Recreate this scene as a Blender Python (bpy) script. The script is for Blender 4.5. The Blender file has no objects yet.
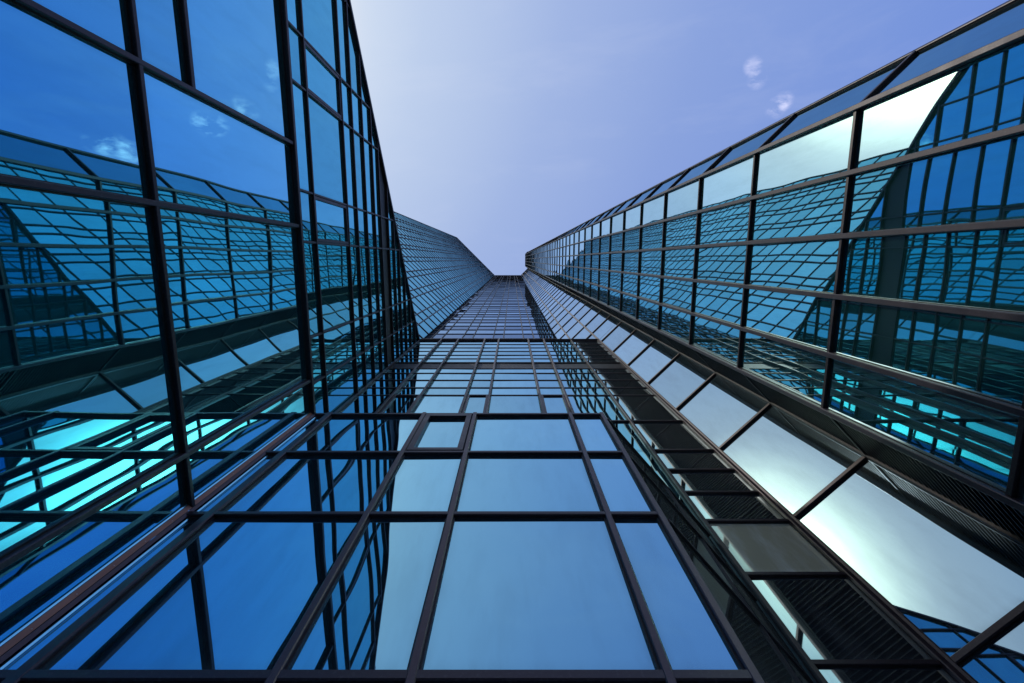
import bpy, math, random
from mathutils import Vector, Matrix
R = random.Random(11)
scene = bpy.context.scene
col = scene.collection
EYE = 1.6                      # camera height; all facade heights below are measured from the eye
FPX, W, H = 480.0, 1024, 683
TH = math.atan(81.5/FPX)       # tilt away from the zenith

# ------------------------------------------------------------------ materials
def new_mat(name):
    m = bpy.data.materials.new(name); m.use_nodes = True
    nt = m.node_tree; nt.nodes.clear()
    out = nt.nodes.new('ShaderNodeOutputMaterial')
    return m, nt, out
def N(nt, t, **kw):
    n = nt.nodes.new(t)
    for k, v in kw.items(): setattr(n, k, v)
    return n
def math_node(nt, op, a, b=None, clamp=False):
    n = nt.nodes.new('ShaderNodeMath'); n.operation = op; n.use_clamp = clamp
    for i, v in enumerate((a, b)):
        if v is None: continue
        if isinstance(v, (int, float)): n.inputs[i].default_value = v
        else: nt.links.new(v, n.inputs[i])
    return n.outputs[0]
def mixc(nt, fac, a, b, blend='MIX'):
    n = nt.nodes.new('ShaderNodeMix'); n.data_type = 'RGBA'; n.blend_type = blend
    for sock, v in ((n.inputs[0], fac), (n.inputs[6], a), (n.inputs[7], b)):
        if isinstance(v, (int, float)): sock.default_value = v
        elif isinstance(v, tuple): sock.default_value = (*v, 1) if len(v) == 3 else v
        else: nt.links.new(v, sock)
    return n.outputs[2]

def glass(name, tint, graze, base=(.006, .012, .018), wave=.011, rough=.012, refl=(.82, .98), dirt=.03, scale=.55, fall=3.2):
    """coated mirror glass: tinted reflection over a diffuse base, gently bowed panes"""
    m, nt, out = new_mat(name)
    geo = N(nt, 'ShaderNodeNewGeometry')
    att = N(nt, 'ShaderNodeAttribute', attribute_name='pane')
    off = N(nt, 'ShaderNodeVectorMath', operation='MULTIPLY'); nt.links.new(att.outputs['Color'], off.inputs[0]); off.inputs[1].default_value = (90, 90, 90)
    pos = N(nt, 'ShaderNodeVectorMath', operation='ADD'); nt.links.new(geo.outputs['Position'], pos.inputs[0]); nt.links.new(off.outputs[0], pos.inputs[1])
    nz = N(nt, 'ShaderNodeTexNoise'); nz.inputs['Scale'].default_value = scale; nz.inputs['Detail'].default_value = .6
    nt.links.new(pos.outputs[0], nz.inputs['Vector'])
    bp = N(nt, 'ShaderNodeBump'); bp.inputs['Strength'].default_value = 1; bp.inputs['Distance'].default_value = wave
    nt.links.new(nz.outputs['Fac'], bp.inputs['Height'])
    lw = N(nt, 'ShaderNodeLayerWeight'); lw.inputs['Blend'].default_value = .5
    f = math_node(nt, 'POWER', lw.outputs['Facing'], fall)
    sep = N(nt, 'ShaderNodeSeparateColor'); nt.links.new(att.outputs['Color'], sep.inputs[0])
    var = math_node(nt, 'ADD', math_node(nt, 'MULTIPLY', sep.outputs[0], .20), .88)
    tc = mixc(nt, f, tint, graze)
    vm = N(nt, 'ShaderNodeVectorMath', operation='SCALE'); nt.links.new(tc, vm.inputs[0]); nt.links.new(var, vm.inputs['Scale'])
    gl = N(nt, 'ShaderNodeBsdfGlossy'); gl.inputs['Roughness'].default_value = rough
    nt.links.new(vm.outputs[0], gl.inputs['Color']); nt.links.new(bp.outputs[0], gl.inputs['Normal'])
    # diffuse base + thin film of dust, streaked down the pane
    mp = N(nt, 'ShaderNodeMapping'); mp.inputs['Scale'].default_value = (1.6, 1.6, .35); nt.links.new(pos.outputs[0], mp.inputs[0])
    dn = N(nt, 'ShaderNodeTexNoise'); dn.inputs['Scale'].default_value = 2.2; dn.inputs['Detail'].default_value = 7; dn.inputs['Roughness'].default_value = .65
    nt.links.new(mp.outputs[0], dn.inputs['Vector'])
    dr = N(nt, 'ShaderNodeMapRange'); dr.inputs[1].default_value = .45; dr.inputs[2].default_value = .85; nt.links.new(dn.outputs['Fac'], dr.inputs[0])
    ea = N(nt, 'ShaderNodeAttribute', attribute_name='edge'); es = N(nt, 'ShaderNodeSeparateColor'); nt.links.new(ea.outputs['Color'], es.inputs[0])
    side = math_node(nt, 'MINIMUM', es.outputs[0], es.outputs[1])
    near = math_node(nt, 'MINIMUM', math_node(nt, 'MULTIPLY', side, 1.6), math_node(nt, 'MINIMUM', es.outputs[2], math_node(nt, 'MULTIPLY', ea.outputs['Alpha'], 1.6)))
    gm = N(nt, 'ShaderNodeMapRange'); gm.interpolation_type = 'SMOOTHSTEP'; gm.inputs[1].default_value = .22; gm.inputs[2].default_value = .0; nt.links.new(near, gm.inputs[0])
    grime = math_node(nt, 'MULTIPLY', gm.outputs[0], math_node(nt, 'ADD', math_node(nt, 'MULTIPLY', dn.outputs['Fac'], 1.1), -.15), True)
    dcol = mixc(nt, math_node(nt, 'MULTIPLY', math_node(nt, 'ADD', dr.outputs[0], grime), .5, True), base, (dirt*2.2, dirt*2.3, dirt*2.4))
    df = N(nt, 'ShaderNodeBsdfDiffuse'); nt.links.new(dcol, df.inputs['Color'])
    rf = N(nt, 'ShaderNodeMapRange'); rf.inputs[3].default_value = refl[0]; rf.inputs[4].default_value = refl[1]; nt.links.new(f, rf.inputs[0])
    # dust slightly dulls the mirror
    rr = math_node(nt, 'SUBTRACT', rf.outputs[0], math_node(nt, 'MULTIPLY', math_node(nt, 'ADD', dr.outputs[0], math_node(nt, 'MULTIPLY', grime, 3.0)), .13))
    mx = N(nt, 'ShaderNodeMixShader'); nt.links.new(rr, mx.inputs[0]); nt.links.new(df.outputs[0], mx.inputs[1]); nt.links.new(gl.outputs[0], mx.inputs[2])
    nt.links.new(mx.outputs[0], out.inputs[0])
    return m

def metal(name, c, rough=.42, metallic=.35, spec=.5, var=.35, dust=(.16, .14, .15), dustf=.10):
    m, nt, out = new_mat(name)
    p = N(nt, 'ShaderNodeBsdfPrincipled')
    geo = N(nt, 'ShaderNodeNewGeometry')
    nz = N(nt, 'ShaderNodeTexNoise'); nz.inputs['Scale'].default_value = 3.5; nz.inputs['Detail'].default_value = 8; nt.links.new(geo.outputs['Position'], nz.inputs['Vector'])
    n2 = N(nt, 'ShaderNodeTexNoise'); n2.inputs['Scale'].default_value = 38; n2.inputs['Detail'].default_value = 4; nt.links.new(geo.outputs['Position'], n2.inputs['Vector'])
    lo = tuple(v*(1-var) for v in c); hi = tuple(v*(1+var) for v in c)
    a = mixc(nt, nz.outputs['Fac'], lo, hi)
    mr = N(nt, 'ShaderNodeMapRange'); mr.inputs[1].default_value = .55; mr.inputs[2].default_value = .8; mr.inputs[4].default_value = dustf*2.5; nt.links.new(n2.outputs['Fac'], mr.inputs[0])
    nt.links.new(mixc(nt, mr.outputs[0], a, dust), p.inputs['Base Color'])
    p.inputs['Metallic'].default_value = metallic
    r = N(nt, 'ShaderNodeMapRange'); r.inputs[3].default_value = rough-.1; r.inputs[4].default_value = rough+.14; nt.links.new(nz.outputs['Fac'], r.inputs[0])
    nt.links.new(r.outputs[0], p.inputs['Roughness'])
    p.inputs['Specular IOR Level'].default_value = spec
    nt.links.new(p.outputs[0], out.inputs[0])
    return m

M = {}
M['left'] = glass('blue_mirror_glass', (.075, .57, .92), (.52, 1.0, 1.0), base=(.02, .17, .19), refl=(.89, .98), wave=.008, fall=1.3)  # teal base put in to brighten dark repeated reflections
M['left_high'] = glass('steel_blue_mirror_glass', (.12, .64, .80), (.38, .90, .97), base=(.02, .16, .17), refl=(.86, .97), wave=.008, fall=1.9)  # base colour lifts the dark reflections here too
M['right'] = glass('teal_mirror_glass', (.58, .88, .96), (.70, .89, .96), base=(.03, .17, .18), refl=(.90, .98), wave=.0065, fall=2.4)  # teal base likewise adds brightness to dim reflections
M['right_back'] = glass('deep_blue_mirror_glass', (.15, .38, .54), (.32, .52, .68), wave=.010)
M['white'] = glass('silver_mirror_glass', (.38, .56, .68), (.70, .85, .97), base=(.05, .07, .08), wave=.012, scale=.4, dirt=.06)
M['mid'] = glass('pale_blue_mirror_glass', (.32, .68, .80), (.60, .82, .92), wave=.007)
M['bay'] = glass('sky_blue_mirror_glass', (.24, .54, .71), (.54, .90, .98), base=(.03, .07, .09), refl=(.87, .98), wave=.007, scale=.7, dirt=.09, fall=1.9)
M['dim'] = glass('dim_bronze_glass', (.22, .26, .28), (.7, .85, .9), base=(.10, .105, .085), refl=(.45, .9), wave=.006, dirt=.10)
M['far'] = glass('grey_blue_mirror_glass', (.40, .58, .74), (.52, .66, .80), wave=.006)
M['flank'] = glass('slate_blue_mirror_glass', (.36, .97, .98), (.22, .36, .52), wave=.005)
M['smoke'] = glass('smoky_glass', (.74, .9, .94), (.9, .98, 1.0), base=(.04, .045, .055), refl=(.68, .97), wave=.005, rough=.03, dirt=.07)
M['olive'] = glass('olive_blind_glass', (.72, .88, .92), (.9, .98, 1.0), base=(.42, .41, .30), refl=(.22, .85), wave=.005, rough=.04, dirt=.3)
M['far2'] = glass('dark_grey_blue_mirror_glass', (.28, .38, .50), (.37, .46, .58), wave=.006)
M['frame'] = metal('dark_bronze_aluminium', (.027, .017, .021))
M['frame_lit'] = metal('dark_bronze_aluminium_lit', (.042, .027, .033), rough=.42)  # lighter copy of the frame metal, lit look put into the colour
M['frame_warm'] = metal('purple_bronze_aluminium', (.072, .043, .050), rough=.4)
M['frame_tower'] = metal('slate_bronze_aluminium', (.026, .019, .029), rough=.45)
M['glint'] = metal('cyan_glint_trim', (.36, .80, .86), rough=.2, metallic=.95, var=.15, dustf=.04)  # cyan metal colour imitates bright reflected sky
M['black'] = metal('black_painted_metal', (.010, .009, .011), rough=.55, metallic=.1, dustf=.04)
M['copper'] = metal('copper_flashing', (.26, .12, .08), rough=.42, metallic=.5, var=.45, dustf=.08)
M['rivet'] = metal('bright_steel', (.6, .55, .5), rough=.3, metallic=.9)
M['louvre'] = metal('charcoal_louvre_metal', (.028, .029, .032), rough=.5, metallic=.2)
M['louvre_edge'] = metal('grey_louvre_metal', (.07, .072, .078), rough=.45, metallic=.3)
M['roof'] = metal('roof_membrane', (.09, .09, .09), rough=.8, metallic=0)
def plaza_mat():
    m, nt, out = new_mat('granite_paving')
    p = N(nt, 'ShaderNodeBsdfPrincipled'); geo = N(nt, 'ShaderNodeNewGeometry')
    br = N(nt, 'ShaderNodeTexBrick'); br.inputs['Scale'].default_value = 1.0
    br.inputs['Color1'].default_value = (.25, .24, .23, 1); br.inputs['Color2'].default_value = (.20, .195, .19, 1); br.inputs['Mortar'].default_value = (.09, .09, .088, 1)
    br.inputs['Mortar Size'].default_value = .008; br.inputs['Brick Width'].default_value = .9; br.inputs['Row Height'].default_value = .6
    nt.links.new(geo.outputs['Position'], br.inputs['Vector'])
    nz = N(nt, 'ShaderNodeTexNoise'); nz.inputs['Scale'].default_value = 1.3; nz.inputs['Detail'].default_value = 9; nt.links.new(geo.outputs['Position'], nz.inputs['Vector'])
    nt.links.new(mixc(nt, .4, br.outputs['Color'], nz.outputs['Fac'], 'OVERLAY'), p.inputs['Base Color']); p.inputs['Roughness'].default_value = .7
    nt.links.new(p.outputs[0], out.inputs[0]); return m
M['plaza'] = plaza_mat()

# ------------------------------------------------------------------ helpers
def mesh_obj(name, verts, faces, mats, parent=None, fmat=None, frand=None):
    me = bpy.data.meshes.new(name); me.from_pydata([tuple(v) for v in verts], [], faces)
    for m in (mats if isinstance(mats, (list, tuple)) else [mats]): me.materials.append(m)
    if fmat: me.polygons.foreach_set('material_index', fmat)
    if frand:
        at = me.attributes.new('pane', 'FLOAT_COLOR', 'CORNER'); dat = []
        for p in me.polygons: dat += list(frand[p.index])*p.loop_total
        at.data.foreach_set('color', dat)
    me.update()
    o = bpy.data.objects.new(name, me); col.objects.link(o)
    if parent: o.parent = parent; o.matrix_parent_inverse = Matrix.Translation(-Vector(parent.location))
    return o
def project(p):
    x, y, z = p[0], p[1], p[2]-EYE
    s, c = math.sin(TH), math.cos(TH)
    d = z*c+y*s
    if d < .05: return None
    return W/2+FPX*x/d, H/2-FPX*(z*s-y*c)/d
def area_px(poly):
    pts = [project(p) for p in poly]
    if any(p is None for p in pts): return 0
    pts = [(min(max(x, 0), W), min(max(y, 0), H)) for x, y in pts]
    return abs(sum(a[0]*b[1]-b[0]*a[1] for a, b in zip(pts, pts[1:]+pts[:1])))/2

class Thing:
    def __init__(self, name, label, cat, loc):
        o = bpy.data.objects.new(name, None); col.objects.link(o); o.location = loc
        o['label'] = label; o['category'] = cat; o.empty_display_size = .3
        self.root = o; self.items = {}
    def pane(self, poly, mat, sash=None, kind='window_pane'):
        self.items.setdefault(kind, []).append(dict(v=[poly], f=[list(range(len(poly)))], mat=mat, a=area_px(poly), sash=sash))
    def bar(self, kind, verts, faces, mat, face, fm=None):
        self.items.setdefault(kind, []).append(dict(v=[verts], f=faces, mat=mat, a=area_px(face), sash=None, fm=fm))
    def flush(self, limit=100):
        for kind, L in self.items.items():
            L.sort(key=lambda d: -d['a'])
            keep = L[:limit] if len(L) > limit else L
            for d in keep:
                n = len(d['f']); fm = d.get('fm')
                o = mesh_obj(kind, d['v'][0], d['f'], [M[d['mat']], M['black']] if fm else M[d['mat']], self.root, fm, [(R.random(), R.random(), R.random(), 1)]*n)
                edge_attr(o.data, [d])
                if d['sash']:
                    s = mesh_obj('sash_frame', d['sash'][0], d['sash'][1], M['frame_lit']); s.parent = o
                    s.matrix_parent_inverse = Matrix()
            rest = L[limit:]
            if rest:
                V, F, FM, FR, mats = [], [], [], [], ['black']
                for d in rest:
                    if d['mat'] not in mats: mats.append(d['mat'])
                    b = len(V); V += d['v'][0]; r = (R.random(), R.random(), R.random(), 1); fm = d.get('fm')
                    for i, f in enumerate(d['f']):
                        F.append([b+k for k in f]); FM.append(0 if fm and fm[i] else mats.index(d['mat'])); FR.append(r)
                o = mesh_obj(kind, V, F, [M[k] for k in mats], self.root, FM, FR); o['kind'] = 'stuff'
                edge_attr(o.data, rest)

def edge_attr(me, items):
    """distance (m) of every pane corner from the pane's edges, for grime along the frame: (u, width-u, v, height-v)"""
    vals = []
    for d in items:
        q = d['v'][0]
        if len(d['f']) == 1:
            a = q[0]; zs = [p.z for p in q]; hx = [math.hypot(p.x-a.x, p.y-a.y) for p in q]
            far = q[hx.index(max(hx))]; dx, dy = far.x-a.x, far.y-a.y; L = math.hypot(dx, dy) or 1
            us = [((p.x-a.x)*dx+(p.y-a.y)*dy)/L for p in q]
            u0, u1, z0, z1 = min(us), max(us), min(zs), max(zs)
            pv = [(u-u0, u1-u, p.z-z0, z1-p.z) for u, p in zip(us, q)]
        else: pv = [(1, 1, 1, 1)]*len(q)
        for f in d['f']: vals += [x for k in f for x in pv[k]]
    at = me.attributes.new('edge', 'FLOAT_COLOR', 'CORNER'); at.data.foreach_set('color', vals)

def clip(poly2, fn):
    """keep the part of a 2-D polygon (s, z) where fn >= 0"""
    out = []
    for a, b in zip(poly2, poly2[1:]+poly2[:1]):
        fa, fb = fn(a), fn(b)
        if fa >= 0: out.append(a)
        if fa*fb < 0:
            t = fa/(fa-fb); out.append((a[0]+(b[0]-a[0])*t, a[1]+(b[1]-a[1])*t))
    return out

class Facade:
    """vertical curtain wall from plan point p0 to p1; outward normal on the side of 'toward'"""
    def __init__(self, th, p0, p1, toward):
        self.t = th; self.p0 = Vector((*p0, 0)); d = Vector((*p1, 0))-self.p0
        self.L = d.length; self.d = d.normalized()
        n = Vector((self.d.y, -self.d.x, 0))
        if n.dot(Vector((*toward, 0))-self.p0) < 0: n = -n
        self.n = n
    def P(self, s, z, o=0): return self.p0+self.d*s+self.n*o+Vector((0, 0, z+EYE))
    def pane(self, s0, s1, z0, z1, mat, cut=None, sash=False, kind='window_pane', o=0):
        q = [(s0, z0), (s1, z0), (s1, z1), (s0, z1)]
        if cut: q = clip(q, cut)
        if len(q) < 3: return
        ta, tb = R.gauss(0, .0028), R.gauss(0, .0028)          # every pane sits a hair out of true
        ms, mz = (s0+s1)/2, (z0+z1)/2
        poly = [self.P(s, z, o+(s-ms)*ta+(z-mz)*tb) for s, z in q]
        if (poly[1]-poly[0]).cross(poly[2]-poly[1]).dot(self.n) < 0: poly.reverse()
        sh = None
        if sash:
            V, F = [], []
            w, dp = .085, .06
            m0 = .05
            for (a0, a1, b0, b1) in ((s0+m0, s1-m0, z0+m0, z0+m0+w), (s0+m0, s1-m0, z1-m0-w, z1-m0), (s0+m0, s0+m0+w, z0+m0+w, z1-m0-w), (s1-m0-w, s1-m0, z0+m0+w, z1-m0-w)):
                b = len(V)
                for oo in (-.02, dp):
                    V += [self.P(a0, b0, oo), self.P(a1, b0, oo), self.P(a1, b1, oo), self.P(a0, b1, oo)]
                F += [[b+i for i in f] for f in ((4, 5, 6, 7), (0, 1, 5, 4), (1, 2, 6, 5), (2, 3, 7, 6), (3, 0, 4, 7))]
            sh = (V, F)
        self.t.pane(poly, mat, sh, kind)
    def bar(self, kind, a, b, w, depth, mat='frame', lip=.012, o0=-.03):
        """aluminium bar from (s,z) a to b: stepped, chamfered profile"""
        a3, b3 = self.P(*a), self.P(*b)
        ax = (b3-a3)
        if ax.length < .02: return
        ax.normalize(); side = ax.cross(self.n).normalized()
        c = min(.012, w*.12); h = w/2
        prof = [(-h-lip, o0), (-h-lip, .022), (-h, .022), (-h, depth-c), (-h+c, depth), (h-c, depth), (h, depth-c), (h, .022), (h+lip, .022), (h+lip, o0)]
        k = len(prof)
        V = [p+side*x+self.n*y for p in (a3, b3) for x, y in prof]
        F = [[i, (i+1) % k, k+(i+1) % k, k+i] for i in range(k)]
        F += [list(range(k-1, -1, -1)), list(range(k, 2*k))]
        face = [V[3], V[6], V[k+6], V[k+3]]
        self.t.bar(kind, V, F, mat, face, [1 if i in (0, 1, 7, 8) else 0 for i in range(len(F))])
    def grid(self, ss, zs, mat, mw=.1, md=.12, tw=.1, td=.09, ends=(True, True), cut=None, cutz=None, matf=None, sashf=None, fm='frame', fmt=None, tskip=(), mullion_top=None):
        """mullions at ss, transoms at zs, panes between"""
        for i in range(len(ss)-1):
            for j in range(len(zs)-1):
                mt = matf(i, j) if matf else mat
                if mt is None: continue
                self.pane(ss[i], ss[i+1], zs[j], zs[j+1], mt, cut, bool(sashf and sashf(i, j)))
        for i, s in enumerate(ss):
            if i == 0 and not ends[0]: continue
            if i == len(ss)-1 and not ends[1]: continue
            top = zs[-1] if cutz is None else min(zs[-1], cutz(s))
            if top > zs[0]: self.bar('mullion', (s, zs[0]), (s, top), mw, md, fm)
        for j, z in enumerate(zs):
            if j in tskip: continue
            s0, s1 = ss[0], ss[-1]
            if cut:
                seg = [s for s in [s0+(s1-s0)*k/400 for k in range(401)] if cut((s, z)) >= 0]
                if len(seg) < 2: continue
                s0, s1 = seg[0], seg[-1]
            self.bar('transom', (s0, z), (s1, z), tw, td, fmt or fm)

def box_obj(name, lo, hi, mat, parent=None):
    V = [Vector((x, y, z)) for z in (lo[2], hi[2]) for x, y in ((lo[0], lo[1]), (hi[0], lo[1]), (hi[0], hi[1]), (lo[0], hi[1]))]
    F = [(3, 2, 1, 0), (4, 5, 6, 7), (0, 1, 5, 4), (1, 2, 6, 5), (2, 3, 7, 6), (3, 0, 4, 7)]
    return mesh_obj(name, V, F, mat, parent)
def prism_obj(name, plan, z0, z1, mat, parent=None):
    n = len(plan)
    V = [Vector((x, y, z0)) for x, y in plan]+[Vector((x, y, z1)) for x, y in plan]
    F = [[i, (i+1) % n, n+(i+1) % n, n+i] for i in range(n)]+[list(range(n-1, -1, -1)), list(range(n, 2*n))]
    return mesh_obj(name, V, F, mat, parent)

TOP = 215.0
G = -EYE
# ================================================================== RIGHT TOWER
rt = Thing('glass_tower', 'tall teal mirror-glass tower on the right with chamfered corners and a dark louvred notch', 'tower', (10, 0, 0))
floors = [G, 1.85]+[5.35+3.5*k for k in range(60)]
floors = [z for z in floors if z < TOP-1]+[TOP]
cols = [1.084*k for k in range(6)]
fa = Facade(rt, (6, -2.59), (6, 2.83), (0, 0))
fa.grid(cols, floors, 'right', mw=.095, md=.11, tw=.085, td=.07, fm='frame_tower', fmt='frame')
fb = Facade(rt, (6.91, -3.5), (6, -2.59), (0, -4))
fb.grid([0.04, fb.L-.05], floors, 'right_back', mw=.085, md=.06, tw=.085, td=.06, ends=(True, False))
fc = Facade(rt, (6.91, -3.5), (16.6, -3.5), (7, -9))
fc.grid([0.12+1.084*k for k in range(1, 9)], floors, 'right_back', mw=.085, md=.05, tw=.085, td=.045, ends=(True, True))
fc.grid([0.02, 1.204], floors, 'right_back', mw=.085, md=.05, tw=.085, td=.045, ends=(False, False))
# notch with louvres
fn = Facade(rt, (6, 2.83), (6.95, 3.78), (4, 5))
def louvre(z0, z1, fine):
    V, F, FM = [], [], []
    def quad(a, mi):
        b = len(V); V.extend(a); F.append([b, b+1, b+2, b+3]); FM.append(mi)
    quad([fn.P(.06, z0, -.08), fn.P(fn.L, z0, -.08), fn.P(fn.L, z1, -.08), fn.P(.06, z1, -.08)], 0)
    st = .115 if fine else .5
    z = z0+.07
    while z < z1-.05:
        a, b = fn.P(.06, z, -.07), fn.P(fn.L, z, -.07)
        c, d = fn.P(fn.L, z-st*.45, .01), fn.P(.06, z-st*.45, .01)
        quad([a, b, c, d], 0)
        u = Vector((0, 0, .014 if fine else .05))
        quad([d, c, c+u, d+u], 1)
        z += st
    return V, F, FM
for j in range(len(floors)-1):
    V, F, FM = louvre(floors[j], floors[j+1], floors[j] < 45)
    o = mesh_obj('louvre_panel', V, F, [M['louvre'], M['louvre_edge']], rt.root, FM)
fn.bar('mullion', (.02, G), (.02, TOP), .06, .05, 'frame', lip=.005)
fn.bar('mullion', (fn.L-.04, G), (fn.L-.04, TOP), .10, .05, 'black', lip=.01)
for z in floors[1:-1]: fn.bar('transom', (.1, z), (fn.L-.1, z), .05, .03, 'black', lip=.005)
# silver chamfer below the podium parapet, wider above it
PAR = 30.6
fw = Facade(rt, (6.95, 3.78), (5.6, 5.13), (0, 0))
fwz = [z for z in floors]
low = [z for z in fwz if z <= PAR]+[PAR]
fw.grid([.06, fw.L-.03], low, 'white', mw=.11, md=.08, tw=.10, td=.07, fm='frame', ends=(False, True), tskip=(len(low)-1,))
high = [PAR]+[z for z in fwz if z > PAR]
fw2 = Facade(rt, (6.95, 3.78), (3.95, 6.78), (0, 0))
fw2.grid([.06, fw.L-.03, 3.37, fw2.L], high, 'white', mw=.10, md=.075, tw=.085, td=.06, ends=(False, False), tskip=(0,))
prism_obj('roof', [(6.02, -2.6), (6.92, -3.48), (16.6, -3.48), (16.6, 12), (5, 12), (3.97, 6.82), (6.97, 3.8), (6.03, 2.84)], TOP+EYE+.05, TOP+EYE+.35, M['roof'], rt.root)
prism_obj('core_light_block', [(6.5, -2.4), (7.1, -3.1), (16.2, -3.1), (16.2, 11), (6.2, 11), (6.2, 5.6), (7.7, 4.0), (6.5, 2.7)], 0, TOP+EYE, M['black'], rt.root)  # unseen dark solid added inside to block sky light

for f_ in (fa, fb, fc): f_.bar('parapet', (.0, TOP), (f_.L, TOP), .5, .22, 'frame_tower')
for f_ in (fw2,): f_.bar('parapet', (.1, TOP), (f_.L-.1, TOP), .5, .16, 'frame_tower')
rt.flush()
# ================================================================== CENTRE TOWER with its long left flank
ct = Thing('glass_tower', 'tall grey-blue glass tower straight ahead, behind the lower block, with angled left flank', 'tower', (-4, 10, 0))
rows = [G]+[27.8+2.72*k for k in range(80)]
rows = [z for z in rows if z < TOP-1]+[TOP]
fcen = Facade(ct, (-7.74, 6.8), (3.92, 6.8), (0, 0))
xs = [-7.74]
for c in (-6.62, -3.92, -1.2, 1.48): xs += [c-.46, c+.46]
xs += [3.92]
cs = [x+7.74 for x in xs]
fcen.grid(cs, rows, 'far', mw=.075, md=.07, tw=.075, td=.055, ends=(False, False), matf=lambda i, j: 'far' if j % 2 else 'far2')
LF = 23.5
e = LF/math.sqrt(2)
fl = Facade(ct, (-7.76, 6.8), (-7.76-e, 6.8-e), (0, 0))
ls = [0.03]
k = 0
while 1.3+2.69*k+.9 < LF-.3:
    ls += [1.3+2.69*k, 2.2+2.69*k]; k += 1
ls += [LF]
fl.grid(ls, rows, 'far', mw=.10, md=.09, tw=.085, td=.06, ends=(False, True), matf=lambda i, j: 'flank')
x1, y1 = -7.76-e, 6.8-e
fbk = Facade(ct, (x1, y1), (x1-7, y1), (x1, -40))
fbk.grid([0.02+1.35*k for k in range(6)], rows, 'left_high', mw=.1, md=.08, tw=.085, td=.06, ends=(False, True))
prism_obj('roof', [(-7.74, 6.82), (x1, y1+.03), (x1-6.8, y1+.03), (x1-6.8, 18), (3.9, 18), (3.9, 6.82)], TOP+EYE+.05, TOP+EYE+.35, M['roof'], ct.root)
prism_obj('core_light_block', [(-7.9, 7.3), (x1-.1, y1+.5), (x1-6.6, y1+.5), (x1-6.6, 17), (3.6, 17), (3.6, 7.3)], 0, TOP+EYE, M['black'], ct.root)  # hidden black box, added to keep sky light out
for f_ in (fcen, fl): f_.bar('parapet', (.1, TOP), (f_.L-.1, TOP), .5, .16, 'frame')
ct.flush()

# ================================================================== PODIUM BLOCK (lower block straight ahead)
pb = Thing('glass_block', 'lower glass block with banded panes and projecting fins in front of the centre tower', 'building', (0, 6, 0))
fm_ = Facade(pb, (-6.0, 5.14), (5.6, 5.14), (0, 0))
prow = [G, 1.8, 5.39, 7.16, 8.81, 10.0, 11.16, 12.4, 14.8, 17.85, 18.96, 20.2, 21.5, 22.45, 23.85, 24.8, 25.75, 26.87, 28.0, 29.15, 30.55]
mx = [-6.0, -4.54, -3.45, -1.75, -.85, 1.05, 2.04, 3.80, 5.6]
ms = [x+6.0 for x in mx]
BAND = prow.index(22.45)
def pm(i, j):
    if j == BAND: return 'black'
    if i == 7 and j == prow.index(7.16): return 'olive'
    if i == 7: return 'smoke'
    return 'mid'
for i in range(len(ms)-1):
    for j in range(len(prow)-1):
        mt = pm(i, j)
        if mt is None: continue
        s = i in (1, 3, 5) and j == prow.index(14.8)
        fm_.pane(ms[i], ms[i+1], prow[j], prow[j+1], mt, None, s, kind='spandrel_panel' if mt == 'black' else 'window_pane', o=-.03 if mt == 'black' else 0)
for i in range(1, len(ms)-1):
    z0 = G
    fm_.bar('mullion', (ms[i], z0), (ms[i], PAR+.05), .09 if i < 7 else .08, .14 if i < 7 else .09, 'frame_lit' if i < 7 else 'frame')
fm_.bar('mullion', (ms[-1]-.07, G), (ms[-1]-.07, PAR), .1, .09, 'frame')
fm_.bar('mullion', (.05, G), (.05, PAR), .09, .10, 'frame')
for j, z in enumerate(prow[1:], 1):
    s0 = 0.1 if z > 12.5 else ms[7]
    fm_.bar('transom', (s0, z), (ms[-1]-.12, z), .09 if z < 15 else .085, .055 if z < 15 else .03, 'frame', lip=.008)
fm_.bar('parapet', (0, PAR), (ms[-1], PAR), .1, .12, 'frame')
prism_obj('roof', [(-6.0, 5.2), (5.52, 5.2), (3.95, 6.76), (-7.7, 6.76)], PAR+EYE-.1, PAR+EYE-.02, M['roof'], pb.root)
pb.flush()

# ================================================================== ENTRANCE PAVILION (low bay in front + its tall side wall on the left)
K = .60                                            # the pavilion stands well in front of the block
by = Thing('entrance_pavilion', 'low flat-topped glass pavilion with the largest panes, in front at the foot of the block', 'pavilion', (-1, 3.4, 0))
BF, LX = 4.57*K, -5.96*K
fbay = Facade(by, (-5.9*K, BF), (2.73*K, BF), (0, 0))
bz = [G]+[z*K for z in (4.585, 8.0, 10.8, 13.66)]
bx = [-5.9*K, -5.42*K, -2.61*K, -1.10*K, 1.72*K, 2.73*K]
bs = [x+5.9*K for x in bx]
for i in range(5):
    for j in range(4):
        fbay.pane(bs[i], bs[i+1], bz[j], bz[j+1], 'bay', None, i == 2 and j == 3)
for i, s in enumerate(bs):
    if i == 0: continue
    if i == 5: s -= .04
    fbay.bar('mullion', (s, G), (s, bz[-1]+.06), .105 if i == 1 else .068, .06, 'frame_warm' if i != 1 else 'frame_lit', lip=.016, o0=-.02)
for j, z in enumerate(bz[1:], 1):
    fbay.bar('transom', (.02, z), (bs[-1]-.06, z), .085 if j == 1 else .066, .055, 'frame_lit', lip=.012, o0=-.02)
# angled return running back to the block
fr = Facade(by, (2.73*K+.02, BF+.02), (3.66, 5.05), (5, 3))
rs = [0.04, 1.7, fr.L]
fr.grid(rs, bz, 'dim', mw=.02, md=.008, tw=.045, td=.03, ends=(False, False))
prism_obj('roof', [(LX+.02, BF+.03), (2.7*K, BF+.03), (3.62, 5.06), (-5.95, 5.08), (-5.95, -10.3), (LX+.02, -10.3)], bz[-1]+EYE+.015, bz[-1]+EYE+.07, M['roof'], by.root)
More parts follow.
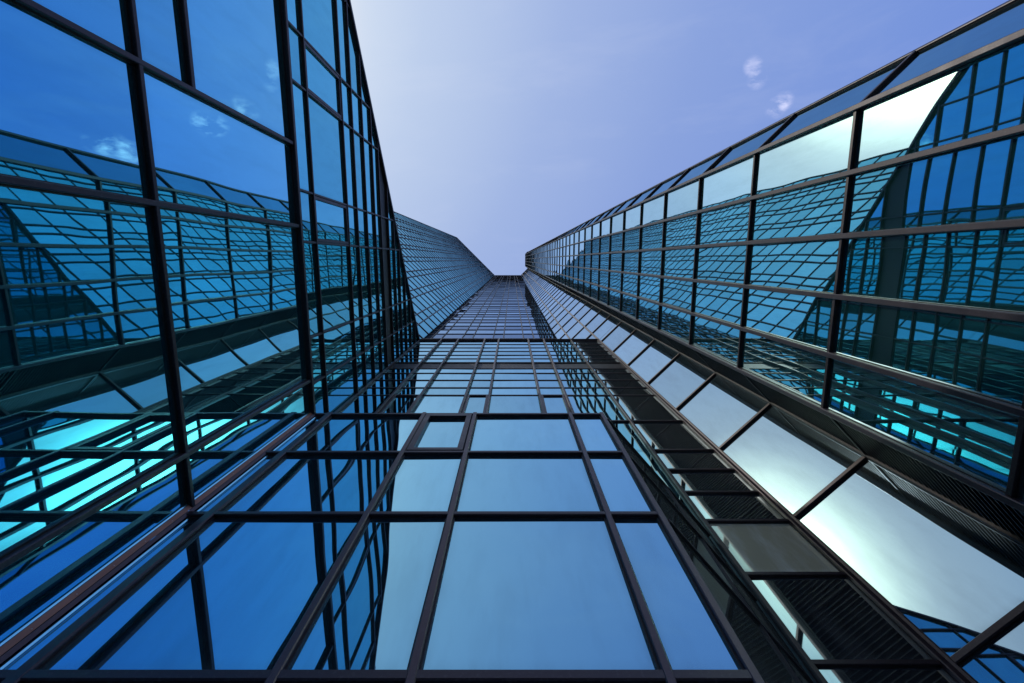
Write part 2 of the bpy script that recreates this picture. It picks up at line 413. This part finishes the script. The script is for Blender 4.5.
# copper flashing with rivets and two polished trims in the inner corner; sky reflection put into their cyan
def strip(name, p, q, mat, th=.006):
    n = Vector((q[1]-p[1], -(q[0]-p[0]), 0)).normalized()*th
    pl = [p, q, (q[0]-n.x, q[1]-n.y), (p[0]-n.x, p[1]-n.y)]
    return prism_obj(name, pl, 0, bz[-1]+EYE-.02, M[mat], by.root)
strip('glint_trim', (LX+.016, 2.632), (LX+.027, 2.643), 'glint')
fl_ = strip('flashing', (LX+.030, 2.646), (LX+.064, 2.680), 'copper')
strip('corner_bracket', (LX+.070, 2.682), (LX+.096, 2.708), 'frame_warm')
strip('glint_trim', (LX+.112, 2.722), (LX+.124, 2.734), 'glint')
for k in range(24):
    z = .9+.37*k+EYE
    if z > bz[-1]+EYE-.1: break
    c = Vector((LX+.052, 2.668, z)); u = Vector((.7071, .7071, 0)); n = Vector((.7071, -.7071, 0))
    V = [c+u*(.005*math.cos(a*math.pi/4))+Vector((0, 0, .005*math.sin(a*math.pi/4))) for a in range(8)]+[c+n*.005]
    r = mesh_obj('rivet', V, [[a, (a+1) % 8, 8] for a in range(8)], M['rivet']); r.parent = fl_
    r.matrix_parent_inverse = Matrix()
# side wall of the pavilion: large panes
EXTL = -10.3
S = lambda F: F-EXTL
fl0 = Facade(by, (LX, EXTL), (LX, BF-.03), (0, 0))
lf = [EXTL+.05]+[F*K for F in (-14.0, -10.6, -7.3, -3.08, -.92, 3.46, 4.47)]
lz = [G, 1.6*K, 4.55*K, 8.2*K, 13.62*K]
z95 = 9.5*K
for i in range(len(lf)-1):
    for j in range(4):
        a, b = S(lf[i]), S(lf[i+1])
        if j == 3 and lf[i+1] <= -3.0*K:
            fl0.pane(a, b, lz[3], z95, 'left'); fl0.pane(a, b, z95, lz[4], 'left')
        else:
            fl0.pane(a, b, lz[j], lz[j+1], 'left')
for F_ in lf[:-1]:
    fl0.bar('mullion', (S(F_), G), (S(F_), lz[4]+.06), .056, .07, 'frame_lit', lip=.014, o0=-.02)
for z in lz[1:4]:
    fl0.bar('transom', (S(EXTL), z), (S(lf[-1]), z), .060, .065, 'frame', lip=.014, o0=-.02)
fl0.bar('transom', (S(EXTL), z95), (S(-3.12*K), z95), .068, .065, 'frame', lip=.014, o0=-.02)
fl0.bar('transom', (S(EXTL)+.1, lz[4]), (S(lf[-1]), lz[4]), .085, .09, 'frame', lip=.014, o0=-.02)
fpe = Facade(by, (LX, EXTL), (-5.95, EXTL), (-5, -40))
fpe.grid([.05, 1.2, 2.3], lz, 'left', mw=.07, md=.07, tw=.07, td=.06)
by.flush()

# ================================================================== LEFT WING (raked roofline)
lw = Thing('glass_wing', 'deep blue mirror-glass wing on the left whose roofline rakes down away from the block', 'building', (-9, -4, 0))
rake = lambda F: 30.4-.765*(5.14-F)
EXT = -17.0
S = lambda F: F-EXT
lowcut = lambda p: rake(p[0]+EXT)-p[1]
# upper storeys
fl1 = Facade(lw, (-6.02, EXT), (-6.02, 5.13), (0, 0))
uf = [-12.0, -10.58, -9.14, -6.27, -4.83, -1.96, -.52, 2.27, 3.66, 5.08]
uf = [EXT+.05, -14.9]+uf
uz = [G, 1.7, 5.2, 8.6, 12.0, 14.95, 17.95, 19.05, 20.3, 21.5, 22.45, 23.75, 24.8, 25.75, 26.87, 28.0, 29.15, 30.6]
for i in range(len(uf)-1):
    nar = uf[i+1]-uf[i] < 1.6
    for j in range(len(uz)-1):
        blk = j == 10
        fl1.pane(S(uf[i]), S(uf[i+1]), uz[j], uz[j+1], 'black' if blk else 'left_high', lowcut,
                 nar and j == 5 and uf[i+1] < 0, kind='spandrel_panel' if blk else 'window_pane', o=-.03 if blk else 0)
for F_ in uf[:-1]:
    fl1.bar('mullion', (S(F_), G), (S(F_), rake(F_)), .06, .07, 'frame')
for z in uz[1:-1]:
    Fz = max(5.14-(30.4-z)/.765, EXT)
    fl1.bar('transom', (S(Fz)+.05, z), (S(5.08), z), .08 if z < 22 else .07, .085, 'frame', lip=.02)
Fz = EXT
fl1.bar('parapet', (S(Fz), rake(EXT)), (S(5.1), rake(5.1)), .14, .12, 'frame', lip=.02)
# raked roof slab, end wall
V = [Vector((x, F_, rake(F_)+EYE+dz)) for dz in (-.12, .0) for x, F_ in ((-6.05, EXT), (-6.05, 5.1), (-7.6, 5.1), (-14, EXT+4), (-14, EXT))]
F = [[0, 1, 2, 3, 4], [9, 8, 7, 6, 5]]+[[i, (i+1) % 5, 5+(i+1) % 5, 5+i] for i in range(5)]
mesh_obj('roof', V, F, M['roof'], lw.root)
fe = Facade(lw, (-6.05, EXT), (-14, EXT), (-8, -40))
fe.grid([.05, 2, 4, 6, 7.9], [G, 1.6, 4.55, 8.2, 13.3], 'left', mw=.12, md=.12, tw=.12, td=.1)
lw.flush()

# ================================================================== GROUND
g = mesh_obj('plaza_ground', [(-3000, -3000, 0), (3000, -3000, 0), (3000, 3000, 0), (-3000, 3000, 0)], [(0, 1, 2, 3)], M['plaza']); g['kind'] = 'structure'

# ------------------------------------------------------------------ sky
SUN = Vector((-.78, -.55, 1.0)).normalized()
elev = math.asin(SUN.z)
w = bpy.data.worlds.new('World'); scene.world = w; w.use_nodes = True
nt = w.node_tree; nt.nodes.clear()
out = N(nt, 'ShaderNodeOutputWorld'); bg = N(nt, 'ShaderNodeBackground'); bg.inputs['Strength'].default_value = .10
sky = N(nt, 'ShaderNodeTexSky', sky_type='NISHITA'); sky.sun_disc = False
sky.sun_elevation = elev; sky.sun_rotation = math.atan2(SUN.x, SUN.y)
sky.altitude = 100; sky.air_density = 1.0; sky.dust_density = 1.2; sky.ozone_density = 2.0
tc = N(nt, 'ShaderNodeTexCoord')
def dot(v):
    n = N(nt, 'ShaderNodeVectorMath', operation='DOT_PRODUCT'); nt.links.new(tc.outputs['Generated'], n.inputs[0]); n.inputs[1].default_value = v
    return n.outputs['Value']
# hazy summer air: pale and bright round the sun, deepening to blue away from it
d = dot(tuple(SUN))
rp = N(nt, 'ShaderNodeValToRGB'); rp.color_ramp.interpolation = 'B_SPLINE' if False else 'EASE'
rp.color_ramp.interpolation = 'LINEAR'
stops = [(-1, (.30, .42, .66)), (-.2, (.24, .36, .68)), (.2, (.165, .285, .76)), (.35, (.205, .33, .775)), (.6, (.28, .40, .79)), (.77, (.385, .505, .835)), (.90, (.55, .67, .90)), (.935, (.645, .755, .93)), (.962, (.86, .90, .95)), (.974, (1.25, 1.27, 1.2)), (.985, (3.0, 3.0, 2.2)), (1.0, (9, 8.6, 5.6))]
els = rp.color_ramp.elements
while len(els) < len(stops): els.new(.5)
for e_, (p_, c_) in zip(els, stops): e_.position = (p_+1)/2
for e_, (p_, c_) in zip(els, stops): e_.color = (*c_, 1)
nt.links.new(math_node(nt, 'MULTIPLY', math_node(nt, 'ADD', d, 1.0), .5), rp.inputs['Fac'])
rs_ = N(nt, 'ShaderNodeVectorMath', operation='SCALE'); nt.links.new(rp.outputs[0], rs_.inputs[0]); rs_.inputs['Scale'].default_value = 10.0
addn = mixc(nt, .88, sky.outputs[0], rs_.outputs[0])
# a few thin wisps of cloud
def pxdir(px, py):
    x, y = px-W/2, H/2-py
    s, c = math.sin(TH), math.cos(TH)
    return Vector((x, -y*c+FPX*s, y*s+FPX*c)).normalized()
cmap = N(nt, 'ShaderNodeMapping'); cmap.inputs['Rotation'].default_value = (.3, .2, .5); cmap.inputs['Scale'].default_value = (1.0, 2.0, 1.0)
nt.links.new(tc.outputs['Generated'], cmap.inputs[0])
cn = N(nt, 'ShaderNodeTexNoise'); cn.inputs['Scale'].default_value = 24; cn.inputs['Detail'].default_value = 10; cn.inputs['Roughness'].default_value = .6; cn.inputs['Distortion'].default_value = .25
nt.links.new(cmap.outputs[0], cn.inputs['Vector'])
tot = None
for px, py, rad, amp in ((753, 66, 1.0, .42), (757, 80, 1.0, .40), (776, 108, 1.1, .40), (784, 101, 1.0, .40), (806, 127, 1.2, .9), (820, 125, 1.3, .9), (896, 152, 1.3, .9), (912, 146, 1.4, .9), (928, 141, 1.2, .9)):
    dd = dot(tuple(pxdir(px, py)))
    mr = N(nt, 'ShaderNodeMapRange'); mr.interpolation_type = 'SMOOTHSTEP'
    mr.inputs[1].default_value = math.cos(math.radians(rad)); mr.inputs[2].default_value = 1.0; mr.inputs[4].default_value = amp
    nt.links.new(dd, mr.inputs[0])
    tot = mr.outputs[0] if tot is None else math_node(nt, 'ADD', tot, mr.outputs[0])
cr = N(nt, 'ShaderNodeMapRange'); cr.inputs[1].default_value = .44; cr.inputs[2].default_value = .72; nt.links.new(cn.outputs['Fac'], cr.inputs[0])
cm = math_node(nt, 'MULTIPLY', cr.outputs[0], tot)
cv = N(nt, 'ShaderNodeVectorMath', operation='SCALE'); cv.inputs[0].default_value = (9.0, 7.6, 6.5); nt.links.new(cm, cv.inputs['Scale'])
hn = N(nt, 'ShaderNodeTexNoise'); hn.inputs['Scale'].default_value = 3.2; hn.inputs['Detail'].default_value = 8; hn.inputs['Roughness'].default_value = .6; hn.inputs['Distortion'].default_value = .4
hmap = N(nt, 'ShaderNodeMapping'); hmap.inputs['Rotation'].default_value = (.2, .1, .7); hmap.inputs['Scale'].default_value = (1, 3.2, 1); nt.links.new(tc.outputs['Generated'], hmap.inputs[0]); nt.links.new(hmap.outputs[0], hn.inputs['Vector'])
hr = N(nt, 'ShaderNodeMapRange'); hr.inputs[1].default_value = .5; hr.inputs[2].default_value = .85; hr.inputs[4].default_value = .16; nt.links.new(hn.outputs['Fac'], hr.inputs[0])
addn = mixc(nt, hr.outputs[0], addn, (7.6, 8.0, 9.4))
fin = mixc(nt, 1.0, addn, cv.outputs[0], 'ADD')
nt.links.new(fin, bg.inputs['Color']); nt.links.new(bg.outputs[0], out.inputs[0])

sl = bpy.data.lights.new('sun', 'SUN'); sl.energy = 1.6; sl.angle = math.radians(.5); sl.color = (1, .94, .86)
so = bpy.data.objects.new('sun', sl); col.objects.link(so)
so.rotation_euler = (-SUN).to_track_quat('-Z', 'Y').to_euler(); so.location = (0, -20, 60)

# ------------------------------------------------------------------ camera
cam = bpy.data.cameras.new('camera'); cam.sensor_width = 36; cam.lens = FPX/W*36; cam.clip_end = 8000; cam.clip_start = .05
co = bpy.data.objects.new('camera', cam); col.objects.link(co)
co.location = (0, 0, EYE); co.rotation_euler = (math.pi-TH, 0, 0)
scene.camera = co
scene.view_settings.view_transform = 'Standard'; scene.view_settings.look = 'None'; scene.view_settings.exposure = 0
scene.render.engine = 'CYCLES'
scene.cycles.max_bounces = 12; scene.cycles.glossy_bounces = 10; scene.cycles.diffuse_bounces = 3
scene.cycles.caustics_reflective = True; scene.cycles.sample_clamp_indirect = 6; scene.cycles.sample_clamp_direct = 12
